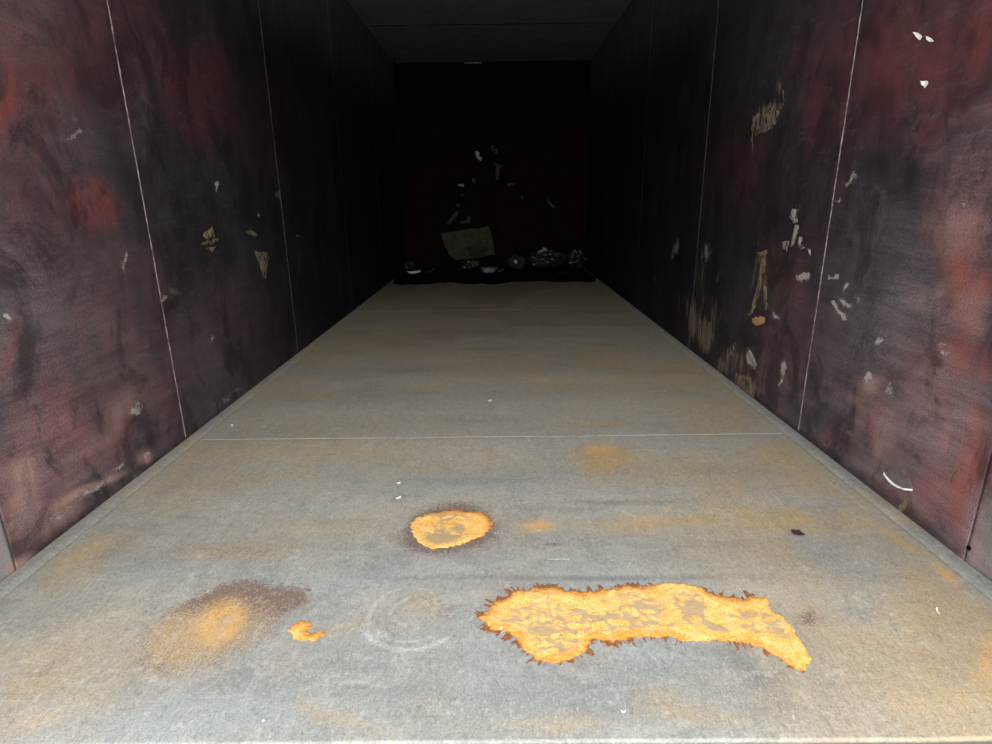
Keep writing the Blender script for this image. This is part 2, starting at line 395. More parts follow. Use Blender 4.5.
def floor_plate(y0, y1, nx, ny, thick=.012):
    X, Y = np.meshgrid(np.linspace(-W2, W2, nx), np.linspace(y0, y1, ny), indexing='ij')
    Z = floor_z(X, Y)
    wx = (fbm(X*6, Y*6, 21)-.5)*.16; wy = (fbm(X*6+40, Y*6, 22)-.5)*.12
    n1 = fbm(X*14, Y*14, 31, 4); n2 = fbm(X*45, Y*45, 32, 3)
    tan = add_blobs(X, Y, on_floor, TAN, (wx, wy))*1.3*(.65+.7*(n1-.3))
    org = add_blobs(X, Y, on_floor, ORANGE, (wx*.15, wy*.15))
    core = blob(X, Y, on_floor, 223, 621, 15, 7.5, .40, -42, .9)
    org = np.clip(org-core, 0, 1); tan = np.maximum(tan, core*1.3)
    brn = add_blobs(X, Y, on_floor, BROWN, (wx*.4, wy*.4))
    hd, arc = poly_dist(X+wx*.25, Y+wy*.25, HALO)
    ring = smooth(-.02+.03*(n2-.5), .02, hd)*(1-.45*smooth(.03, .16, hd))
    brn = np.maximum(brn, ring*(.42+.42*smooth(-.06, .06, Y-1.07+.12*(X+.75))))
    tan = np.maximum(tan, smooth(-.01, .06, hd)*(.55+.3*smooth(-.95, -.6, -X-.35*0)*(X < -.58)))
    spikes = smooth(.0, .25, vnoise(arc*150+n2*2, arc*0, 77)+hd*24-.30)*(hd < .004)*smooth(1.06, 1.12, Y)
    brn = np.maximum(brn, spikes*.62)
    brn = np.maximum(brn, .35*smooth(.60, .75, n1)*smooth(.4, .6, fbm(X*2, Y*2, 88)))
    blu = add_blobs(X, Y, on_floor, BLUE, (wx*.7, wy*.7))*1.25
    drk = add_blobs(X, Y, on_floor, DARK, (wx*.25, wy*.12))*1.45*(.6+.8*(n1-.25))
    pal = np.zeros(X.shape)
    for pts, wd, k in PALE_ARCS: pal = np.maximum(pal, .55*k*arc_mask(X+wx*.05, Y+wy*.05, pts, wd)*(.5+n2))
    pal = np.maximum(pal, .25*smooth(.66, .78, n2)*smooth(.5, .65, n1)*(Y < 1.3))
    # dusty brown far end
    tan = np.maximum(tan, .72*smooth(.25, .85, X)*smooth(.30, .58, fbm(X*3, Y*2.2, 95, 4))*(1-smooth(2.2, 3.2, Y)))
    tan = np.maximum(tan, .45*smooth(.42, .62, fbm(X*1.6+3, Y*4, 96, 4))*smooth(1.2, 1.8, Y))
    far = smooth(2.6, 5.0, Y)
    tan = np.maximum(tan, far*.40*(.6+.8*(n1-.2)))
    st = fbm(X*2.2, Y*9, 90, 4)

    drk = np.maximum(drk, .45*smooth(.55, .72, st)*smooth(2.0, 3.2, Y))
    drk = np.maximum(drk, .9*smooth(4.5, 6.2, Y+(n1-.5)*.8+.25*np.abs(X)))  # floor colour darkened towards the closed end
    brn = np.maximum(brn, .5*smooth(.45, .62, fbm(X*1.8+5, Y*2.4, 97, 4))*smooth(2.2, 3.4, Y)*(1-smooth(.5, .9, np.abs(X-.1))))
    dust_lift = smooth(1.05, 1.9, Y+(n1-.5)*.5+np.abs(X-.1)*.15)*(.70+.5*(n1-.3))*(1-.35*smooth(3.0, 5.5, Y))  # dust, raised inward to brighten the floor against the light's falloff
    P = np.stack([X, Y, Z], -1)
    clip = lambda a: np.clip(a, 0, 1)
    return grid_mesh('floor_plate', P, {'stain': (clip(tan), clip(org), clip(brn)), 'tone': (clip(blu), clip(drk), clip(pal)), 'dust': (clip(dust_lift),)})

floor = setting('floor')
GAP = .001
for a, b, nx, ny in ((Y0, JOINTS[0]-GAP, 560, 330), (JOINTS[0]+GAP, JOINTS[2]-GAP, 300, 300), (JOINTS[2]+GAP, YB, 160, 160)):
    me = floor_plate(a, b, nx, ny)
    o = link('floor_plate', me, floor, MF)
    so = o.modifiers.new('thickness', 'SOLIDIFY'); so.thickness = .010; so.offset = -1

# subfloor beam under the open end and cross members under the plates
bm = bmesh.new(); box(bm, -W2-.06, W2+.06, Y0-.004, Y0+.09, -.17, -.022, .004)
o = bm_obj('trim_1', bm, MS); o['kind'] = 'structure'
for k in range(3):
    yk = JOINTS[0]+.405*(k-2)
    bm = bmesh.new(); box(bm, -W2, W2, yk-.03, yk+.03, -.12, -.03)
    bm_obj('cross_member', bm, MP, floor)

def bead(name, pts, wdir, ndir, width, height, mat, parent, seed=0, step=.02):
    """a weld bead with ripples: a half-round ridge along a line"""
    pts = [np.array(p, float) for p in pts]
    L = np.linalg.norm(pts[1]-pts[0]); n = max(4, int(L/step))
    rng = np.random.default_rng(seed)
    prof = [(-.5, -.1), (-.38, .6), (0, 1.0), (.38, .6), (.5, -.1)]
    V = []
    for i in range(n+1):
        p = pts[0]+(pts[1]-pts[0])*i/n
        ww = width*(.75+.5*rng.random()); hh = height*(.75+.5*rng.random()); off = (rng.random()-.5)*width*.3
        V.append([p+wdir*(a*ww+off)+ndir*(b*hh) for a, b in prof])
    return link(name, grid_mesh(name, np.array(V)), parent, mat)
ex, ey, ez = np.array([1., 0, 0]), np.array([0, 1., 0]), np.array([0, 0, 1.])
for k, yj in enumerate((JOINTS[0], JOINTS[2])):
    zj = float(floor_z(np.array(0.), np.array(yj)))
    bead('weld_bead', ([-W2+.05, yj, zj-.001], [W2-.05, yj, zj-.001]), ey, ez, .006, .0009, MF, floor, 5+k)

# flat strips welded along the foot of both walls
for s in (-1, 1):
    n = 160
    ys = np.linspace(Y0+.01, YB-.01, n)
    V = []
    for y in ys:
        j = .004*(float(vnoise(np.array(y*3.), np.array(s*3.+7)))-.5)
        zf = float(floor_z(np.array(s*(W2-.062)), np.array(y)))
        V.append([[s*(W2-.002), y, .0052], [s*(W2-.020+j), y, .0050], [s*(W2-.042+j), y, .0036+max(zf, -.002)], [s*(W2-.050+j), y, zf-.004]])
    link('edge_strip', grid_mesh('edge_strip', np.array(V), {'dust': (np.repeat(.10+.5*smooth(1.0, 2.6, ys), 4),), 'stain': (np.repeat(.45*smooth(.45, .7, fbm(ys*4, ys*0+s, 98)), 4),), 'tone': (ys.repeat(4)*0, np.repeat(.30+.55*smooth(4.5, 6.0, ys), 4))}, False), floor, MF)  # strip follows the plates: lightened inward, darkened at the closed end
    bead('weld_bead', ([s*(W2-.053), Y0+.02, .0], [s*(W2-.053), YB-.05, .0]), ex, ez, .005, .002, MWF, floor, 11+s, .03)

# ---- rust crusts
def rust(label, poly, wet=(), fringe=.030, cell=.0019, deep=.9, height=.0022, thr=0.0, seed=1):
    poly = [on_floor(*p) for p in poly]
    P = np.array(poly); x0, y0 = P.min(0)-.05; x1, y1 = P.max(0)+.05
    X, Y = np.meshgrid(np.arange(x0, x1, cell), np.arange(y0, y1, cell), indexing='ij')
    wob = (fbm(X*24, Y*24, seed, 4)-.5)*.020+(fbm(X*130, Y*130, seed+3, 2)-.5)*.010
    d, arc = poly_dist(X, Y, poly)
    d2 = d+wob+thr
    up = smooth(.20, .52, vnoise(arc*8, arc*0+3, seed+6))
    bri = vnoise(arc*260+fbm(X*40, Y*40, seed+2)*2.5, arc*0+seed, seed+9)*(.25+.9*up)
    ins = (d2 > 0) | ((d2 > -fringe) & (bri*fringe > -d2+.30*fringe))
    m = ins[:-1, :-1] & ins[1:, :-1] & ins[1:, 1:] & ins[:-1, 1:]
    dd = np.clip(d2, 0, 1)
    lump = fbm(X*50, Y*50, seed+20, 3)
    Z = floor_z(X, Y)+.0006+height*smooth(0, .012, dd)*(.4+1.0*lump)
    rim = (1-smooth(.001, .014+.040*up*fbm(X*20, Y*20, seed+8), dd+(bri-.4)*.006))*(.4+.6*up)
    dk = np.clip((1-smooth(-.004, .002+.003*up, d2))*(.7+.6*up), 0, 1)*deep
    wt = np.zeros(X.shape)
    if wet:
        # cracked, lumpy crust: pale wet channels between rounded cells, wider where puddles were
        gx, gy = X*24+fbm(X*30, Y*30, seed+40)*1.8, Y*44+fbm(X*30+7, Y*30, seed+41)*1.8
        f1 = np.full(X.shape, 9.); f2 = np.full(X.shape, 9.)
        bx, by = np.floor(gx), np.floor(gy)
        for ox in (-1, 0, 1):
            for oy in (-1, 0, 1):
                jx, jy = bx+ox, by+oy
                q = np.hypot(gx-jx-_h(jx, jy, seed+50), gy-jy-_h(jx, jy, seed+51))
                f2 = np.where(q < f1, f1, np.minimum(f2, q)); f1 = np.minimum(f1, q)
        chan = 1-smooth(.08, .40, f2-f1)
        wt = add_blobs(X, Y, on_floor, wet, (wob*1.2, wob*.9))
        wt = np.clip(smooth(.42, .62, wt+(fbm(X*34, Y*60, seed+30, 3)-.5)*.9)+chan*smooth(.27, .48, wt*.7+.75*fbm(X*9, Y*13, seed+60, 3)), 0, 1)*smooth(.006, .028, d)
    I = np.arange(X.size).reshape(X.shape)
    F = np.stack([I[:-1, :-1], I[1:, :-1], I[1:, 1:], I[:-1, 1:]], -1)[m]
    used = np.unique(F); re = np.full(X.size, -1); re[used] = np.arange(len(used))
    V = np.stack([X, Y, Z], -1).reshape(-1, 3)[used]
    me = np_mesh('rust_patch', V, re[F], {'crust': (rim.ravel()[used], wt.ravel()[used], dk.ravel()[used])})
    o = link('rust_patch', me, floor, MR)
    so = o.modifiers.new('thickness', 'SOLIDIFY'); so.thickness = .0012; so.offset = -1
    o['label'] = label
    return o

MAIN = [(479, 617), (489, 609), (498, 600), (508, 595), (517, 591), (533, 589), (552, 587), (571, 592), (586, 592), (606, 591), (625, 586), (644, 588), (663, 585), (682, 583), (697, 586),
        (711, 594), (728, 597), (743, 599), (766, 597), (772, 608), (786, 615), (795, 628), (803, 642), (811, 659), (806, 669), (797, 668), (784, 659), (766, 649), (747, 642), (728, 639),
        (709, 641), (686, 640), (663, 634), (644, 635), (625, 638), (613, 642), (594, 639), (586, 650), (571, 660), (552, 663), (537, 659), (523, 648), (517, 638), (504, 631), (490, 628)]
rust('long bright orange rust crust with dark bristly rim, largest on the floor', MAIN,
     [(545, 631, 30, 5, .75), (515, 621, 12, 4, .7), (600, 640, 25, 3, .55), (600, 617, 30, 4, .7), (640, 609, 24, 4, .75), (693, 608, 17, 12, .95, 50), (715, 625, 22, 5, .8, 25),
      (575, 611, 10, 3, .6), (560, 648, 14, 8, .45), (775, 622, 16, 9, .5, 40), (655, 622, 20, 4, .5), (745, 612, 16, 4, .4), (755, 628, 16, 4, .45, 25)], seed=3)
OVAL = [(410, 521), (416, 517), (431, 512), (445, 510), (463, 511), (480, 512), (488, 517), (492, 522), (487, 531), (474, 538), (461, 544), (445, 548), (433, 549), (423, 545), (414, 536), (411, 527)]
rust('round orange rust spot with pale wet lower edge', OVAL, [(437, 539, 26, 8, .95, -8), (452, 530, 14, 4, .6, -10)], fringe=.016, seed=14, deep=.6)
CEE = [(290, 630), (293, 624), (301, 620), (309, 621), (311, 626), (306, 629), (312, 633), (320, 630), (321, 634), (314, 639), (303, 640), (293, 637)]
rust('small c-shaped orange rust crust beside the brown-haloed stain', CEE, [], fringe=.006, seed=25, deep=.3, thr=.002)

# worn rectangular weld scar on the plate
cx, cy = on_floor(557, 553)
bm = bmesh.new(); zz = float(floor_z(np.array(cx), np.array(cy)))
box(bm, cx-.027, cx+.027, cy-.030, cy+.026, zz-.004, zz+.0035, .0012)
o = bm_obj('weld_scar', bm, MF, floor); o['label'] = 'small rectangular weld scar with dark outline'

# ------------------------------------------------------------------ side walls
def wall_blobs(s):
    if s < 0:
        red = [(60, 60, 120, 90, .75), (190, 75, 55, 45, .95, 35), (205, 105, 40, 45, .8), (30, 180, 70, 120, .55), (110, 330, 80, 120, .4), (80, 430, 70, 60, .75, -30), (60, 500, 60, 60, .6),
               (160, 400, 40, 50, .5), (270, 120, 30, 60, .45), (130, 20, 60, 40, .55), (240, 330, 60, 60, .2), (40, 10, 80, 60, .4)]
        bright = [(98, 203, 30, 20, .65, 35, .98), (85, 195, 16, 10, .4, 20), (5, 110, 16, 40, .75), (46, 150, 8, 16, .6), (3, 355, 14, 40, .55), (20, 480, 20, 40, .4), (75, 434, 16, 10, .35, -30), (215, 60, 12, 16, .2)]
        pale = [(75, 134, 24, 4, .5, -8), (70, 119, 14, 3, .38), (212, 141, 2, 5, .5), (8, 315, 3, 3, .7), (125, 262, 3, 10, .45), (163, 297, 7, 5, .5, -30), (134, 412, 5, 10, .45, 60), (148, 456, 7, 5, .55),
                (95, 490, 26, 3.5, .55, -33), (118, 468, 12, 3, .45, -30), (60, 515, 26, 3, .45, -33), (217, 185, 2, 5, .7), (258, 215, 2, 5, .5), (212, 339, 2, 8, .45), (230, 395, 20, 3, .35, -35), (306, 62, 2, 2, .5)]
        tan = [(299, 236, 6, 2, .6), (278, 195, 4, 5, .5), (250, 390, 40, 5, .25, -38), (15, 470, 20, 20, .25), (300, 260, 4, 22, .35)]
        dust = [(40, 330, 130, 130, .5), (60, 470, 90, 80, .8, -20), (130, 400, 60, 80, .4), (70, 140, 60, 60, .3), (150, 120, 20, 30, .35), (20, 30, 60, 60, .35), (165, 290, 12, 6, .6), (120, 350, 40, 20, .45, -50),
                (200, 360, 60, 60, .25), (5, 520, 22, 70, .9), (260, 310, 60, 50, .16), (310, 290, 30, 60, .12)]
        soot_shade = [(205, 235, 60, 130, .42), (265, 220, 60, 180, .5), (120, 60, 14, 40, .5), (100, 100, 14, 60, .4), (220, 20, 60, 30, .3), (330, 170, 60, 160, .6), (150, 170, 30, 70, .45), (245, 130, 30, 40, .5)]
    else:
        red = [(900, 60, 110, 90, .95), (960, 30, 70, 60, .9), (820, 90, 30, 60, .8), (850, 60, 12, 130, .7), (740, 165, 30, 40, .7), (960, 260, 50, 120, .8), (940, 370, 70, 60, .6), (960, 470, 60, 70, .9),
               (790, 280, 25, 60, .5), (790, 330, 40, 50, .4), (870, 430, 40, 60, .45), (770, 380, 40, 40, .45), (900, 500, 60, 40, .5), (800, 250, 20, 100, .3)]
        bright = [(953, 272, 22, 18, .85, 25), (980, 285, 20, 12, .75), (976, 365, 34, 34, .65), (955, 480, 44, 30, .85), (985, 440, 16, 40, .45), (884, 432, 7, 24, .5, 8), (975, 50, 25, 40, .28), (825, 440, 22, 7, .4, 38),
                  (905, 548, 60, 8, .5, 38), (960, 575, 30, 5, .7, 38), (965, 320, 26, 14, .32), (886, 62, 8, 4, .3)]
        pale = [(849, 181, 6, 9, .55, 30), (838, 202, 3, 3, .5), (834, 301, 4, 3, .6, 30), (838, 308, 12, 2.6, .7, 48), (846, 304, 10, 2.2, .6, 50), (842, 317, 8, 2.4, .65, 50), (833, 278, 5, 4, .5, 30), (845, 287, 4, 4, .4), (856, 298, 5, 5, .35), (804, 277, 9, 5, .75), (878, 340, 9, 6, .55, 30),
                (868, 376, 5, 3, .75), (945, 348, 14, 3, .45, 10), (776, 318, 3, 5, .55, -30), (783, 370, 4, 11, .65), (780, 383, 3, 5, .5), (750, 358, 5, 12, .6, -25), (730, 350, 8, 10, .5), (675, 250, 6, 16, .38, 15),
                (708, 255, 8, 18, .4), (713, 275, 8, 14, .45), (790, 260, 2, 10, .4), (888, 392, 7, 14, .42), (850, 437, 12, 3, .4, 25), (800, 210, 7, 14, .3), (770, 230, 2, 14, .4), (962, 205, 3, 3, .5),
                (982, 165, 4, 4, .45), (915, 282, 20, 3, .3), (655, 278, 6, 8, .3)]
        tan = [(768, 115, 14, 18, .62, 20), (779, 85, 3, 14, .5), (752, 145, 3, 14, .5), (735, 360, 24, 14, .45, 35), (745, 385, 20, 12, .7, 38), (720, 365, 14, 8, .5, 38), (694, 320, 10, 30, .55), (705, 335, 12, 24, .6), (700, 290, 8, 40, .4),
               (685, 300, 10, 30, .35), (755, 270, 4, 40, .45, 12), (766, 285, 3, 24, .4, -4), (762, 258, 6, 6, .6), (748, 315, 5, 12, .45, 15), (903, 505, 6, 10, .6), (825, 445, 10, 4, .5, 38), (815, 430, 8, 3, .4, 38),
               (790, 320, 3, 10, .35), (715, 315, 8, 24, .4)]
        dust = [(960, 220, 60, 80, .5), (900, 260, 70, 60, .4), (890, 330, 80, 60, .6), (930, 420, 90, 70, .85), (900, 480, 70, 50, .8), (960, 540, 50, 50, 1.0), (830, 380, 40, 60, .55), (780, 390, 40, 50, .45), (970, 310, 30, 40, .7),
                (780, 310, 40, 60, .22), (700, 340, 40, 60, .2), (960, 150, 50, 30, .35), (895, 470, 22, 16, 1.0), (985, 560, 14, 60, 1.0), (870, 420, 30, 70, .7), (720, 40, 60, 80, .14), (985, 130, 30, 20, .45)]
        soot_shade = [(870, 30, 14, 30, .6), (880, 100, 20, 40, .55), (900, 170, 50, 40, .45), (960, 60, 14, 12, .6), (830, 130, 14, 60, .5), (760, 60, 30, 70, .4), (750, 220, 60, 80, .55), (805, 200, 26, 90, .4), (690, 180, 50, 120, .6),
                (640, 170, 60, 150, .8), (820, 380, 26, 40, .25), (920, 240, 30, 70, .3), (860, 260, 30, 60, .3), (925, 235, 5, 50, .5, 10), (960, 95, 40, 14, .4), (910, 137, 60, 8, .5), (755, 295, 8, 30, .5)]
    return red, bright, pale, tan, dust, soot_shade

EDGES = [Y0, POST]+JOINTS+[YB]
def wall_dent(s, Y, Z):
    """how far the dented plate stands into the room"""
    Y = np.asarray(Y, float); Z = np.asarray(Z, float); r = np.zeros(np.broadcast(Y, Z).shape)
    for a, b in zip(EDGES[:-1], EDGES[1:]):
        t = (Y-a)/(b-a)
        r = r+np.where((t >= 0) & (t <= 1), np.sin(np.pi*np.clip(t, 0, 1)), 0)
    return (fbm(Y*1.4, Z*1.4, 71+s, 2)-.5)*-.020*r*np.sin(np.pi*np.clip(Z/H, 0, 1))
def wall_panel(s, y0, y1, ny, nz, lists, proud):
    red, bright, pale, tan, dust, soot_shade = lists
    Y, Z = np.meshgrid(np.linspace(y0, y1, ny), np.linspace(.0, H, nz), indexing='ij')
    mp = lambda a, b: on_wall(a, b, s)
    n1 = fbm(Y*9, Z*5, 41+s, 4); n2 = fbm(Y*3, Z*3, 51+s, 3)
    wy = (fbm(Y*5, Z*5, 61+s)-.5)*.30; wz = (fbm(Y*5+30, Z*5, 62+s)-.5)*.22
    fy = (fbm(Y*30, Z*30, 63+s)-.5)*.05; fz = (fbm(Y*30+9, Z*30, 64+s)-.5)*.05
    R = add_blobs(Y, Z, mp, red, (wy, wz)); B = add_blobs(Y, Z, mp, bright, (wy*.7, wz*.7))
    Pl = add_blobs(Y, Z, mp, pale, (fy, fz)); T = add_blobs(Y, Z, mp, tan, (fy, fz))
    D = add_blobs(Y, Z, mp, dust, (wy, wz)); So = add_blobs(Y, Z, mp, soot_shade, (wy, wz))
    So = np.maximum(So, smooth(1.75, 3.6, Y)*.97)*(.65+.6*n1)  # soot plus painted falloff: walls blacken inward as the light fades
    D = np.maximum(D, .30*smooth(.3, .0, Z)*(1-smooth(2.5, 4.5, Y)))
    So = np.maximum(So, .45*smooth(.035, .012, Z+.02*(n1-.5)))
    # rusty dirt line along the foot of the wall
    T = np.maximum(T, .30*smooth(.05, .0, Z)*smooth(.4, .7, n2))
    X = s*(W2-wall_dent(s, Y, Z))
    Ba = (Y < POST)*smooth(.42, .22, Z+.2*(n1-.5)) if s < 0 else (Y < POST+.03)*smooth(.22, .10, Z+.2*(n1-.5))*smooth(POST+.03, POST-.05, Y)*.5
    PK = [(75, 500, 34, 5, .8, -33), (105, 481, 24, 4, .8, -30), (146, 457, 10, 6, .9), (30, 470, 16, 16, .7), (30, 500, 18, 30, .6), (110, 420, 40, 14, .35, -50), (60, 520, 30, 12, .5, -33), (20, 560, 18, 8, .8, -33)] if s < 0 else \
         [(885, 440, 8, 24, .5, 8), (960, 440, 30, 30, .3), (905, 545, 70, 6, .4, 38), (960, 555, 12, 14, .5), (940, 300, 40, 20, .35), (870, 385, 12, 14, .5, 20), (850, 400, 30, 5, .3, 30), (955, 230, 40, 30, .25)]
    Pk = add_blobs(Y, Z, mp, PK, (wy*.3, wz*.3))
    Rf = smooth(1.6, 2.35, Z+.25*(n1-.5))*smooth(1.9, 3.3, Y)
    c = lambda a: np.clip(a, 0, 1)
    P = np.stack([X, Y, Z], -1)
    if s > 0: P = P[:, ::-1]; rev = lambda a: c(a)[:, ::-1]
    else: rev = c
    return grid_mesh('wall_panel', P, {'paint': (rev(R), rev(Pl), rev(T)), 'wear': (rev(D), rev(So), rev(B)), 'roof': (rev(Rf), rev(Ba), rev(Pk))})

WALL = {}
for s, nm in ((-1, 'wall_left'), (1, 'wall_right')):
    wall = setting(nm); WALL[s] = wall
    lists = wall_blobs(s)
    dens = [(60, 300), (170, 420), (150, 380), (70, 240), (40, 140), (40, 140)]
    for q, ((a, b), (ny, nz)) in enumerate(zip(zip(EDGES[:-1], EDGES[1:]), dens)):
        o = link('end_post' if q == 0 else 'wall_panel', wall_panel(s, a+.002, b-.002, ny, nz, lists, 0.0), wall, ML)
        if q == 0: o['label'] = 'worn end post at the open end'
        so = o.modifiers.new('thickness', 'SOLIDIFY'); so.thickness = .006; so.offset = -1
    bm = bmesh.new(); box(bm, s*(W2+.012), s*(W2+.022), Y0, YB+.03, -.02, H)
    bm_obj('gap_backing', bm, MDIRT, wall)  # unseen dark backing added to stop light leaking through the panel gaps
    for k, yj in enumerate(JOINTS):
        bead('weld_bead', ([s*(W2+.001), yj, .016], [s*(W2+.001), yj, H-.005]), ey, -s*ex, (.0050, .0060, .006, .006)[k], (.0034, .0028, .002, .002)[k], (MW, MW2, MW3, MW3)[k], wall, 30+k+s*7)
    # closed box section behind the end post
    bm = bmesh.new(); box(bm, s*(W2+.022), s*(W2+.12), Y0, POST, -.02, H, .004)
    bm_obj('post_box', bm, MP, wall)

# things fixed in the wall plates ------------------------------------------------
def patch(name, pts, mat, parent, s, seed=0, off=.0015, jag=.12, sub=4):
    """thin, slightly lumpy crust stuck on a side wall; outline measured on the photo"""
    rng = np.random.default_rng(seed)
    P = [np.array(on_wall(*p, s)) for p in pts]
    out = []
    for a, b in zip(P, P[1:]+P[:1]):
        L = np.linalg.norm(b-a)
        for k in range(sub):
            out.append(a+(b-a)*k/sub+(rng.random(2)-.5)*L*jag*(k > 0))
    cen = np.mean(out, 0)
    bm = bmesh.new()
    def pt(q, h): return bm.verts.new((s*(W2-float(wall_dent(s, q[0], q[1]))-h), q[0], q[1]))
    o_, m_ = [], []
    for q in out:
        o_.append(pt(q, -.001)); m_.append(pt(cen+(q-cen)*.86, off*(.7+.6*rng.random())))
    c_ = pt(cen, off*1.6)
    n = len(out)
    for i in range(n):
        j = (i+1) % n
        bm.faces.new((o_[i], o_[j], m_[j], m_[i])); bm.faces.new((m_[i], m_[j], c_))
    return bm_obj(name, bm, mat, parent, True)

L, R = WALL[-1], WALL[1]
residues = [
    (-1, L, MTAN, [[(203, 236), (213, 225), (216, 237), (208, 240)], [(198, 245), (208, 240), (220, 238), (219, 242), (206, 245)], [(206, 248), (218, 245), (213, 252)]], 'tan triangular smear'),
    (-1, L, MTAN, [[(252, 248), (259, 252), (268, 251), (269, 259), (266, 282), (263, 276), (258, 262)], [(245, 232), (250, 229), (257, 235), (254, 237)]], 'tan wedge-shaped smear'),
    (1, R, MRES, [[(793, 208), (797, 209), (799, 222), (794, 224), (790, 217)], [(796, 224), (800, 225), (796, 243), (791, 248), (793, 236)], [(800, 236), (803, 237), (800, 246), (806, 248), (801, 250), (798, 243)],
                  [(783, 242), (790, 241), (788, 252), (784, 249)], [(808, 248), (811, 250), (811, 256), (809, 254)]], 'pale grey peeled streak'),
    (1, R, MTAN, [[(752, 114), (764, 113), (772, 106), (781, 110), (776, 124), (764, 133), (757, 133), (752, 148), (750, 140)], [(783, 88), (786, 92), (783, 108), (779, 111), (783, 100)]], 'tan torn paper-like smear'),
    (1, R, MORG, [[(752, 318), (760, 316), (766, 317), (765, 323), (757, 326), (752, 323)]], 'orange-tan dried blob'),
    (1, R, MTAN, [[(763, 251), (768, 252), (766, 270), (758, 300), (752, 316), (748, 318), (756, 292), (760, 270)], [(755, 252), (769, 249), (768, 254), (761, 256)], [(763, 283), (766, 282), (768, 308), (765, 312)]], 'long tan a-shaped streak'),
    (1, R, MRES, [[(747, 347), (752, 352), (757, 364), (756, 369), (750, 361)]], 'white curved chip'),
    (1, R, MRES, [[(783, 365), (786, 370), (784, 373), (782, 371)], [(781, 378), (783, 380), (782, 385), (780, 384)]], 'pair of small white chips'),
    (1, R, MTAN, [[(735, 372), (745, 376), (752, 385), (754, 398), (746, 393), (738, 384)]], 'rusty tan scab at the wall foot'),
]
k = 0
for s, wl, mt, polys, lab in residues:
    first = None
    for p in polys:
        k += 1
        if first is None:
            first = patch('residue', p, mt, wl, s, k); first['label'] = lab
        else:
            patch('residue_flake', p, mt, first, s, k)

# gouge with a curled bright lip low on the right wall
def gouge():
    a, b = np.array(on_wall(886, 471, 1)), np.array(on_wall(913, 490, 1))
    n, m = 24, 7
    V = []
    for i in range(n):
        t = i/(n-1); q = a+(b-a)*t
        sag = math.sin(math.pi*t)
        row = []
        for j in range(m):
            v = j/(m-1)                       # 0 at the lip, 1 fading into the wall above
            z = q[1]-.012*sag+v*(.008+.052*sag)
            h = -.001+.014*min(1, sag*3)**.6*(1-v)**1.5
            row.append((W2-float(wall_dent(1, q[0], z))-h, q[0], z))
        V.append(row)
    V = np.array(V)
    o = link('dent_flap', grid_mesh('dent_flap', V), R, MDENT); o['label'] = 'scooped grey dent above the bright lip'
    lip = []
    for i in range(n):
        t = i/(n-1); q = V[i, 0]; sag = .35+math.sin(math.pi*t)*.65+(.4 if t > .85 else 0)
        lip.append([(q[0]+.004, q[1], q[2]-.002*sag), (q[0]-.002*sag, q[1], q[2]-.0035*sag), (q[0]-.0045*sag, q[1], q[2]-.0005), (q[0]-.003*sag, q[1], q[2]+.0025*sag), (q[0]+.003, q[1], q[2]+.003*sag)])
    o2 = link('curled_lip', grid_mesh('curled_lip', np.array(lip)), o, MBARE); o2['label'] = 'shiny bare metal lip'
gouge()
# bolt hole
y, z = on_wall(969.5, 548, 1)
bm = bmesh.new()
bmesh.ops.create_cone(bm, cap_ends=True, segments=14, radius1=.006, radius2=.005, depth=.004, matrix=Matrix.Translation((W2-.001, y, z)) @ Matrix.Rotation(math.pi/2, 4, 'Y'))
o = bm_obj('bolt_hole', bm, MHOLE, R); o['label'] = 'small black hole'
y, z = on_wall(971, 554, 1)
bm = bmesh.new(); box(bm, W2-.004, W2+.001, y-.006, y+.006, z-.002, z+.002, .0008)
bm_obj('hole_burr', bm, MPLAS, R)

# ------------------------------------------------------------------ end wall and ceiling
back = setting('wall_back')
for i in range(2):
    x0, x1 = (-W2, -.02) if i == 0 else (-.014, W2)
    X, Z = np.meshgrid(np.linspace(x0, x1, 60), np.linspace(0, H, 110), indexing='ij')
    Yg = YB+.012*(fbm(X*2, Z*2, 81+i, 3)-.5)
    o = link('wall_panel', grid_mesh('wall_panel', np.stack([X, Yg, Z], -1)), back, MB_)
    so = o.modifiers.new('thickness', 'SOLIDIFY'); so.thickness = .006
for nm, a, b, dz in (('corner_angle', -W2, -W2+.04, 0), ('corner_angle', W2-.04, W2, 0)):
    bm = bmesh.new(); box(bm, a, b, YB-.05, YB-.008, .0, H, .006); bm_obj(nm, bm, MDIRT, back)
bm = bmesh.new(); box(bm, -W2+.05, W2-.05, YB-.045, YB-.008, H-.045, H-.003, .006); bm_obj('top_angle', bm, MDIRT, back)
x, z = on_back(474, 64)
bm = bmesh.new(); box(bm, x-.11, x+.09, YB-.05, YB-.044, H-.022, H-.010, .002)  # pale bar standing in for the glint of light at the top joint
o = bm_obj('top_glint', bm, MPLAS, back); o['label'] = 'dull glint at the top edge'

bm = bmesh.new(); box(bm, -W2-.02, W2+.02, YB+.022, YB+.03, -.02, H); bm_obj('gap_backing', bm, MDIRT, back)  # added sheet behind the end wall, closes its light leaks

ceil = setting('ceiling')
ed = [Y0]+JOINTS+[YB]
for a, b in zip(ed[:-1], ed[1:]):
    bm = bmesh.new(); box(bm, -W2-.1, W2+.1, a+.002, b-.002, H, H+.006)
    bm_obj('roof_panel', bm, MC, ceil)
for k, yj in enumerate(JOINTS):
    bead('weld_bead', ([-W2+.02, yj, H+.001], [W2-.02, yj, H+.001]), ey, -ez, .010, .004, MDIRT, ceil, 60+k)

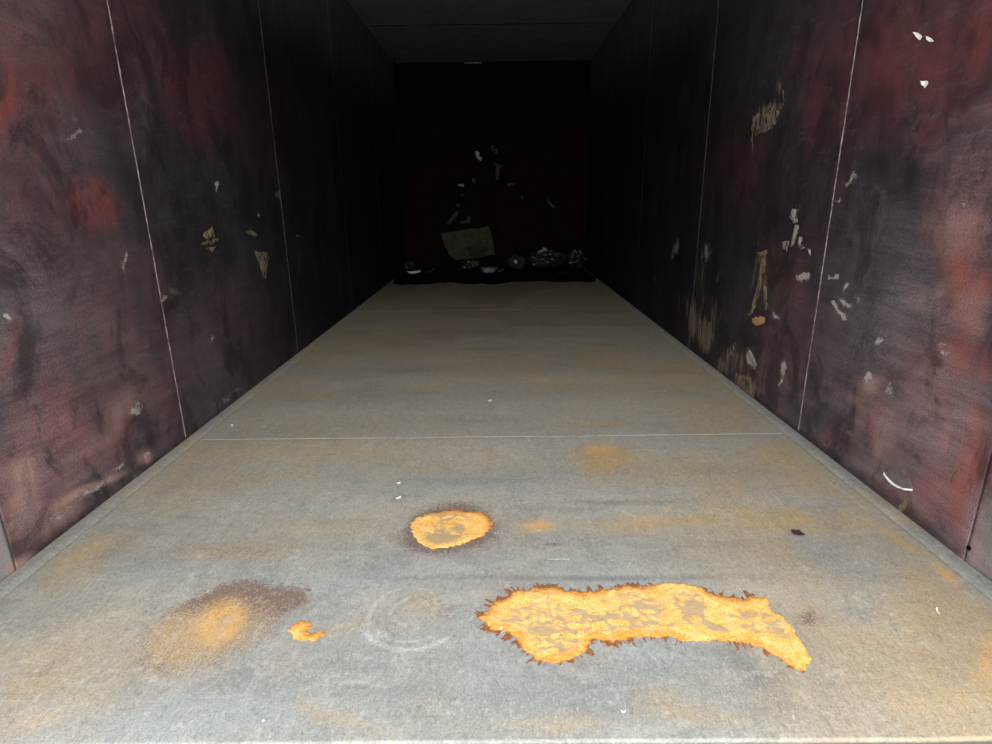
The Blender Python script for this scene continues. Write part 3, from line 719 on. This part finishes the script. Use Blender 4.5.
# ------------------------------------------------------------------ rubbish at the closed end
def heap_z(X, Y):
    f = smooth(6.16, 6.36, Y+(fbm(X*4, Y*2, 100)-.5)*.55)
    return (.012+.030*fbm(X*3, Y*3, 101, 4)+.010*fbm(X*22, Y*22, 102, 3))*f-.012*(1-f)
def heap():
    X, Y = np.meshgrid(np.linspace(-1.10, 1.10, 170), np.linspace(5.95, 7.40, 120), indexing='ij')
    Z = heap_z(X, Y)
    o = link('sludge_heap', grid_mesh('sludge_heap', np.stack([X, Y, Z], -1)), None, MDIRT)
    o['kind'] = 'stuff'
    tag(o, 'low black heap of sludge and crumbs along the dark end wall', 'rubbish heap')
heap()
def rest(o, gap=.002, parts=()):
    """lower a thing until its lowest point lies on the heap"""
    ms = [o]+list(o.children)
    P = np.array([tuple(m.location+v.co) if m is o else tuple(o.location+m.location+v.co) for m in ms if m.type == 'MESH' for v in m.data.vertices])
    low = np.min(P[:, 2]-heap_z(P[:, 0], P[:, 1]))
    o.location.z += gap-low
    return o

def scrap(name, pts3, mat, thick=.0012, curl=.006, seed=0, sub=3, jag=.10):
    """a flat irregular torn piece from an outline of 3-D points, slightly curled, with thickness; origin at its middle"""
    rng = np.random.default_rng(seed)
    P = [np.array(p, float) for p in pts3]; cen = np.mean(P, 0)
    n = np.zeros(3)
    for a, b in zip(P, P[1:]+P[:1]): n += np.cross(a-cen, b-cen)
    n /= np.linalg.norm(n)+1e-12
    if n @ (CAM-cen) < 0: n = -n
    out = []
    for a, b in zip(P, P[1:]+P[:1]):
        for k in range(sub):
            L = np.linalg.norm(b-a); j = (rng.random(3)-.5)*L*jag*(k > 0); j -= n*(j@n)
            out.append(a+(b-a)*k/sub+j)
    N = len(out); R0 = max(np.linalg.norm(q-cen) for q in out)
    V, F = [], []
    for lay in (0, 1):
        for rr in (1.0, .55):
            for q in out:
                d = q-cen
                lift = curl*(np.linalg.norm(d)*rr/R0)**2*(.6+.8*rng.random()) if lay == 0 else 0
                if lay == 1: lift = V[len(V)-2*N][3]
                V.append((*(cen-cen+d*rr+n*(lift+thick*(1-lay))), lift))
    V = [v for v in V]
    c0 = len(V); V.append((*(n*thick), 0)); V.append((0, 0, 0, 0))
    for i in range(N):
        j = (i+1) % N
        F += [(i, j, N+j, N+i), (2*N+j, 2*N+i, 3*N+i, 3*N+j), (j, i, 2*N+i, 2*N+j)]
    tris = []
    for i in range(N):
        j = (i+1) % N
        tris += [(N+i, N+j, c0), (3*N+j, 3*N+i, c0+1)]
    me = bpy.data.meshes.new(name); me.from_pydata([v[:3] for v in V], [], F+tris); me.update()
    bm = bmesh.new(); bm.from_mesh(me); bmesh.ops.recalc_face_normals(bm, faces=bm.faces); bm.to_mesh(me); bm.free()
    o = link(name, me, None, mat); o.location = cen
    return o
def wpts(pts, s, off=.003): return [(s*(W2-off-float(wall_dent(s, *on_wall(*p, s)))), *on_wall(*p, s)) for p in pts]
def bpts(pts, y=YB-.012): return [(on_back(px, py, y)[0], y, on_back(px, py, y)[1]) for px, py in pts]
def fpts(pts, off=.002):
    r = []
    for p in pts:
        x, y = on_floor(*p); r.append((x, y, float(floor_z(np.array(x), np.array(y)))+off))
    return r

# white paper scraps stuck on the right wall
GP = 'white scraps stuck on the right wall'
tag(scrap('paper_scrap', wpts([(915, 32), (919, 33), (923, 36), (922, 40), (919, 39.5), (917, 37)], 1), MPAPER, seed=1), 'blunt white paper scrap high on right wall, left one of the upper two', 'paper scrap', GP)
tag(scrap('paper_scrap', wpts([(927, 36), (931, 38), (936, 41.5), (930, 42), (927.5, 39.5)], 1), MPAPER, seed=2), 'slim pointed white paper scrap high on right wall, right one of the upper two', 'paper scrap', GP)
tag(scrap('paper_scrap', wpts([(923, 81), (929, 81), (929, 84), (926, 88), (923, 85)], 1), MPAPER, seed=3), 'lone triangular white paper scrap on right wall below the upper two', 'paper scrap', GP)

# bits lying on the floor
tag(scrap('rust_flake', fpts([(791, 531), (799, 532), (805, 537), (798, 536), (793, 535)], .003), MFLAKE, .002, .006, 4), 'dark brown curled flake lying on the tan band near right wall', 'flake')
GS = 'tiny white shreds on the floor'
shreds = [([(395, 499), (401, 496), (402, 497.5), (396, 500)], 'tiny white shred above the round orange rust spot, left of it'),
          ([(396, 483.5), (401, 482.5), (401, 484), (397, 484.5)], 'tiny white shred farther in than the one by the round rust spot'),
          ([(498, 630), (502, 627.5), (503, 629), (499, 631)], 'tiny white chip at the left tip of the long rust crust'),
          ([(935, 608), (937, 608), (940, 616), (938, 616)], 'thin white shred on bare floor near the lower right corner'),
          ([(620, 712.5), (626, 713), (626, 715), (620, 714.5)], 'tiny white chip near the floor edge below the long rust crust'),
          ([(262, 722), (265, 721), (265, 724), (262, 724)], 'tiny white speck on the bluish floor at lower left'),
          ([(487, 401), (492, 400), (492, 402), (488, 402.5)], 'tiny white speck in the middle of the deeper floor'),
          ([(231, 425), (233.5, 425), (233.5, 427), (231, 427.5)], 'tiny white speck beside the left wall foot')]
for i, (p, lab) in enumerate(shreds):
    mx, my = sum(q[0] for q in p)/len(p), sum(q[1] for q in p)/len(p)
    p = [(mx+(q[0]-mx)*.78, my+(q[1]-my)*.7) for q in p]
    tag(scrap('paper_shred', fpts(p), MPAPER, .0012, .003, 40+i), lab, 'paper shred', GS)

# cardboard sheet leaning on the end wall: face, torn liner and crumpled corner
cb = bpy.data.objects.new('cardboard_sheet', None); C.objects.link(cb)
tag(cb, 'dirty tan cardboard sheet with clipped corner leaning on dark end wall', 'cardboard')
yb, yt = 7.13, 7.36
def cpt(px, py):
    t = (262-py)/36.0; y = yb+(yt-yb)*t; x, z = on_back(px, py, y); return (x, y, z)
o = scrap('sheet', [cpt(441, 234), (cpt(489, 226.5)), cpt(493, 240), cpt(495, 255), cpt(470, 259), cpt(456, 260.5), cpt(450, 256), cpt(445, 247)], MCARD, .006, .02, 50, 5, .05)
o.parent = cb
o = scrap('torn_liner', [tuple(np.array(cpt(*p))+np.array((0, -.022, 0))) for p in ((466, 247), (480, 245), (489, 249), (484, 256), (470, 257))], MBROWN, .002, .012, 51); o.parent = cb

def wad(name, px, py, y, r, mat, label, cat, seed, squash=(1, .7, .8)):
    x, z = on_back(px, py, y)
    bm = bmesh.new(); bmesh.ops.create_icosphere(bm, subdivisions=4, radius=1)
    V = np.array([v.co[:] for v in bm.verts])
    h = np.abs(fbm(V[:, 0]*2.2+V[:, 2]*1.3+seed, V[:, 1]*2.2+V[:, 2]*1.7+5, seed, 4)-.5)*2
    for v, hh in zip(bm.verts, h):
        k = .72+.75*hh
        v.co = Vector((v.co.x*r*squash[0]*k, v.co.y*r*squash[1]*k, v.co.z*r*squash[2]*k))
    o = bm_obj(name, bm, mat, None, False); o.location = (x, y, z)
    rest(o)
    return tag(o, label, cat)

# pale crushed tub and strip on the sludge
def tub():
    r = bpy.data.objects.new('crushed_tub', None); C.objects.link(r)
    tag(r, 'flattened whitish plastic tub lying under the cardboard sheet', 'tub')
    x, _ = on_back(489, 275, 6.86); 
    def ring(rad, z, n=26, sq=.55): return [(x+rad*math.cos(2*math.pi*k/n)*(1+.06*math.sin(3*k)), 6.86+rad*sq*math.sin(2*math.pi*k/n), z+.004*math.sin(2.3*k)) for k in range(n)]
    A, B, D = ring(.075, .035), ring(.10, .085), ring(.094, .085)
    bm = bmesh.new(); vs_ = [[bm.verts.new(p) for p in q] for q in (A, B, D, ring(.07, .042))]
    for a, b in zip(vs_[:-1], vs_[1:]):
        for k in range(26): bm.faces.new((a[k], a[(k+1) % 26], b[(k+1) % 26], b[k]))
    bm.faces.new(vs_[0]); bm.faces.new(vs_[-1])
    bm_obj('body', bm, MPLAS, r, True)
    bm = bmesh.new(); q1, q2, q3 = ring(.106, .088), ring(.106, .080), ring(.098, .086)
    vv = [[bm.verts.new(p) for p in q] for q in (q1, q2, q3)]
    for a, b in ((0, 1), (1, 2), (2, 0)):
        for k in range(26): bm.faces.new((vv[a][k], vv[a][(k+1) % 26], vv[b][(k+1) % 26], vv[b][k]))
    bm_obj('rim', bm, MPLAS, r, True)
    rest(r)
tub()
wad('plastic_bag', 470, 264, 7.16, .085, MBAG, 'low black plastic bag under the cardboard sheet', 'bag', 21, (1.5, .8, .75))
def at(px, py, y): x, z = on_back(px, py, y); return (x, y, z)
tag(rest(scrap('plastic_strip', [at(407, 277.5, 6.80), at(414, 276.2, 6.82), at(421, 275.5, 6.84), at(421, 277, 6.80), at(412, 279, 6.76)], MPAPER, .002, .01, 60)), 'thin white plastic strip at the left end of the sludge heap', 'strip')
tag(rest(scrap('plastic_strip', [at(424, 275, 6.86), at(434, 271.5, 6.9), at(436, 273, 6.86), at(426, 277, 6.82)], MBROWN, .002, .02, 61)), 'dull brown strip beside the thin white strip on the sludge', 'strip')
tag(rest(scrap('plastic_strip', [at(497, 276, 6.85), at(504, 273.5, 6.87), at(505, 275.5, 6.85), at(499, 278, 6.83)], MBROWN, .002, .02, 62)), 'short brown strip touching the right side of the crushed tub', 'strip')
tag(rest(scrap('plastic_strip', [at(556, 282.5, 6.74), at(566, 282.3, 6.75), at(567, 284, 6.73), at(557, 284.2, 6.72)], MBAG, .002, .01, 63)), 'grey flat strip at the front right of the sludge heap', 'strip')

bw = wad('paper_wad', 516, 252, 7.12, .11, MBROWN, 'crumpled brown paper wad right of the cardboard sheet', 'paper wad', 3)
wad('plastic_bag', 547, 258, 7.14, .20, MBAG, 'crumpled black plastic bag slumped at the right of the heap', 'bag', 8, (1.2, .6, .6))
wad('plastic_bag', 577, 258, 7.22, .12, MBAG, 'small dark plastic bag right of the slumped black bag', 'bag', 12, (1, .6, .9))
wad('paper_wad', 409, 264, 7.16, .075, MBAG, 'small grey speckled wad at the far left of the heap', 'paper wad', 15)


V = np.array([tuple(bw.location+v.co) for v in bw.data.vertices]); q = V[np.argmin(V[:, 1]-V[:, 2]*.4)]
tag(scrap('plastic_scrap', [q+np.array(d) for d in ((-.03, -.004, .0), (0, -.002, .03), (.03, -.004, .005), (.004, -.012, -.03))], MPLAS, .002, .006, 70), 'small whitish scrap caught on the crumpled brown paper wad', 'scrap')

# scraps stuck on the end wall
GB = 'scraps stuck on the end wall'
stuck = [([(446, 223), (456, 211), (459, 213), (450, 225)], MGRIME, 'slanted greyish rectangular scrap above the cardboard sheet'),
         ([(459, 222), (466, 220), (468, 215), (471, 217), (470, 223), (462, 224)], MGRIME, 'ragged grey scrap right of the slanted rectangular scrap'),
         ([(475, 151), (479, 152), (479, 156), (482, 158), (481, 161), (477, 158)], MPLAS, 'brightest whitish scrap, topmost on the left of the end wall cluster'),
         ([(491, 145), (494, 145), (494, 151), (492, 152)], MGRIME, 'slim upright grey scrap at the top of the end wall cluster'),
         ([(495, 149), (498, 149), (498, 154), (495, 154)], MGRIME, 'stubby grey scrap right of the slim upright one'),
         ([(494, 163), (503, 165), (500, 168), (498, 180), (496, 180), (496, 167)], MGRIME, 'long hanging grey scrap under the top cluster on the end wall'),
         ([(472, 178), (476, 179), (475, 183), (472, 182)], MGRIME, 'small square grey scrap left of the hanging scrap'),
         ([(458, 184), (464, 184), (464, 186.5), (459, 186.5)], MPLAS, 'flat whitish scrap at the left of the end wall cluster'),
         ([(461, 194), (464, 194), (464, 196.5), (461, 196.5)], MGRIME, 'speck-sized grey scrap below the flat whitish scrap'),
         ([(507, 184), (515, 182.5), (515, 185.5), (508, 186)], MGRIME, 'flat grey scrap right of the hanging scrap'),
         ([(456, 204), (460, 204), (460, 207), (457, 207)], MGRIME, 'tiny grey scrap just above the slanted rectangular scrap'),
         ([(547, 197), (550, 202), (556, 207), (553, 208), (548, 203)], MGRIME, 'thin diagonal grey scrap farthest right on the end wall'),
         ([(521, 196), (524, 196), (523, 200), (521, 199)], MGRIME, 'tiny grey scrap left of the thin diagonal scrap')]
for i, (p, mt, lab) in enumerate(stuck):
    tag(scrap('wall_scrap', bpts(p), mt, .003, .012, 80+i), lab, 'scrap', GB)
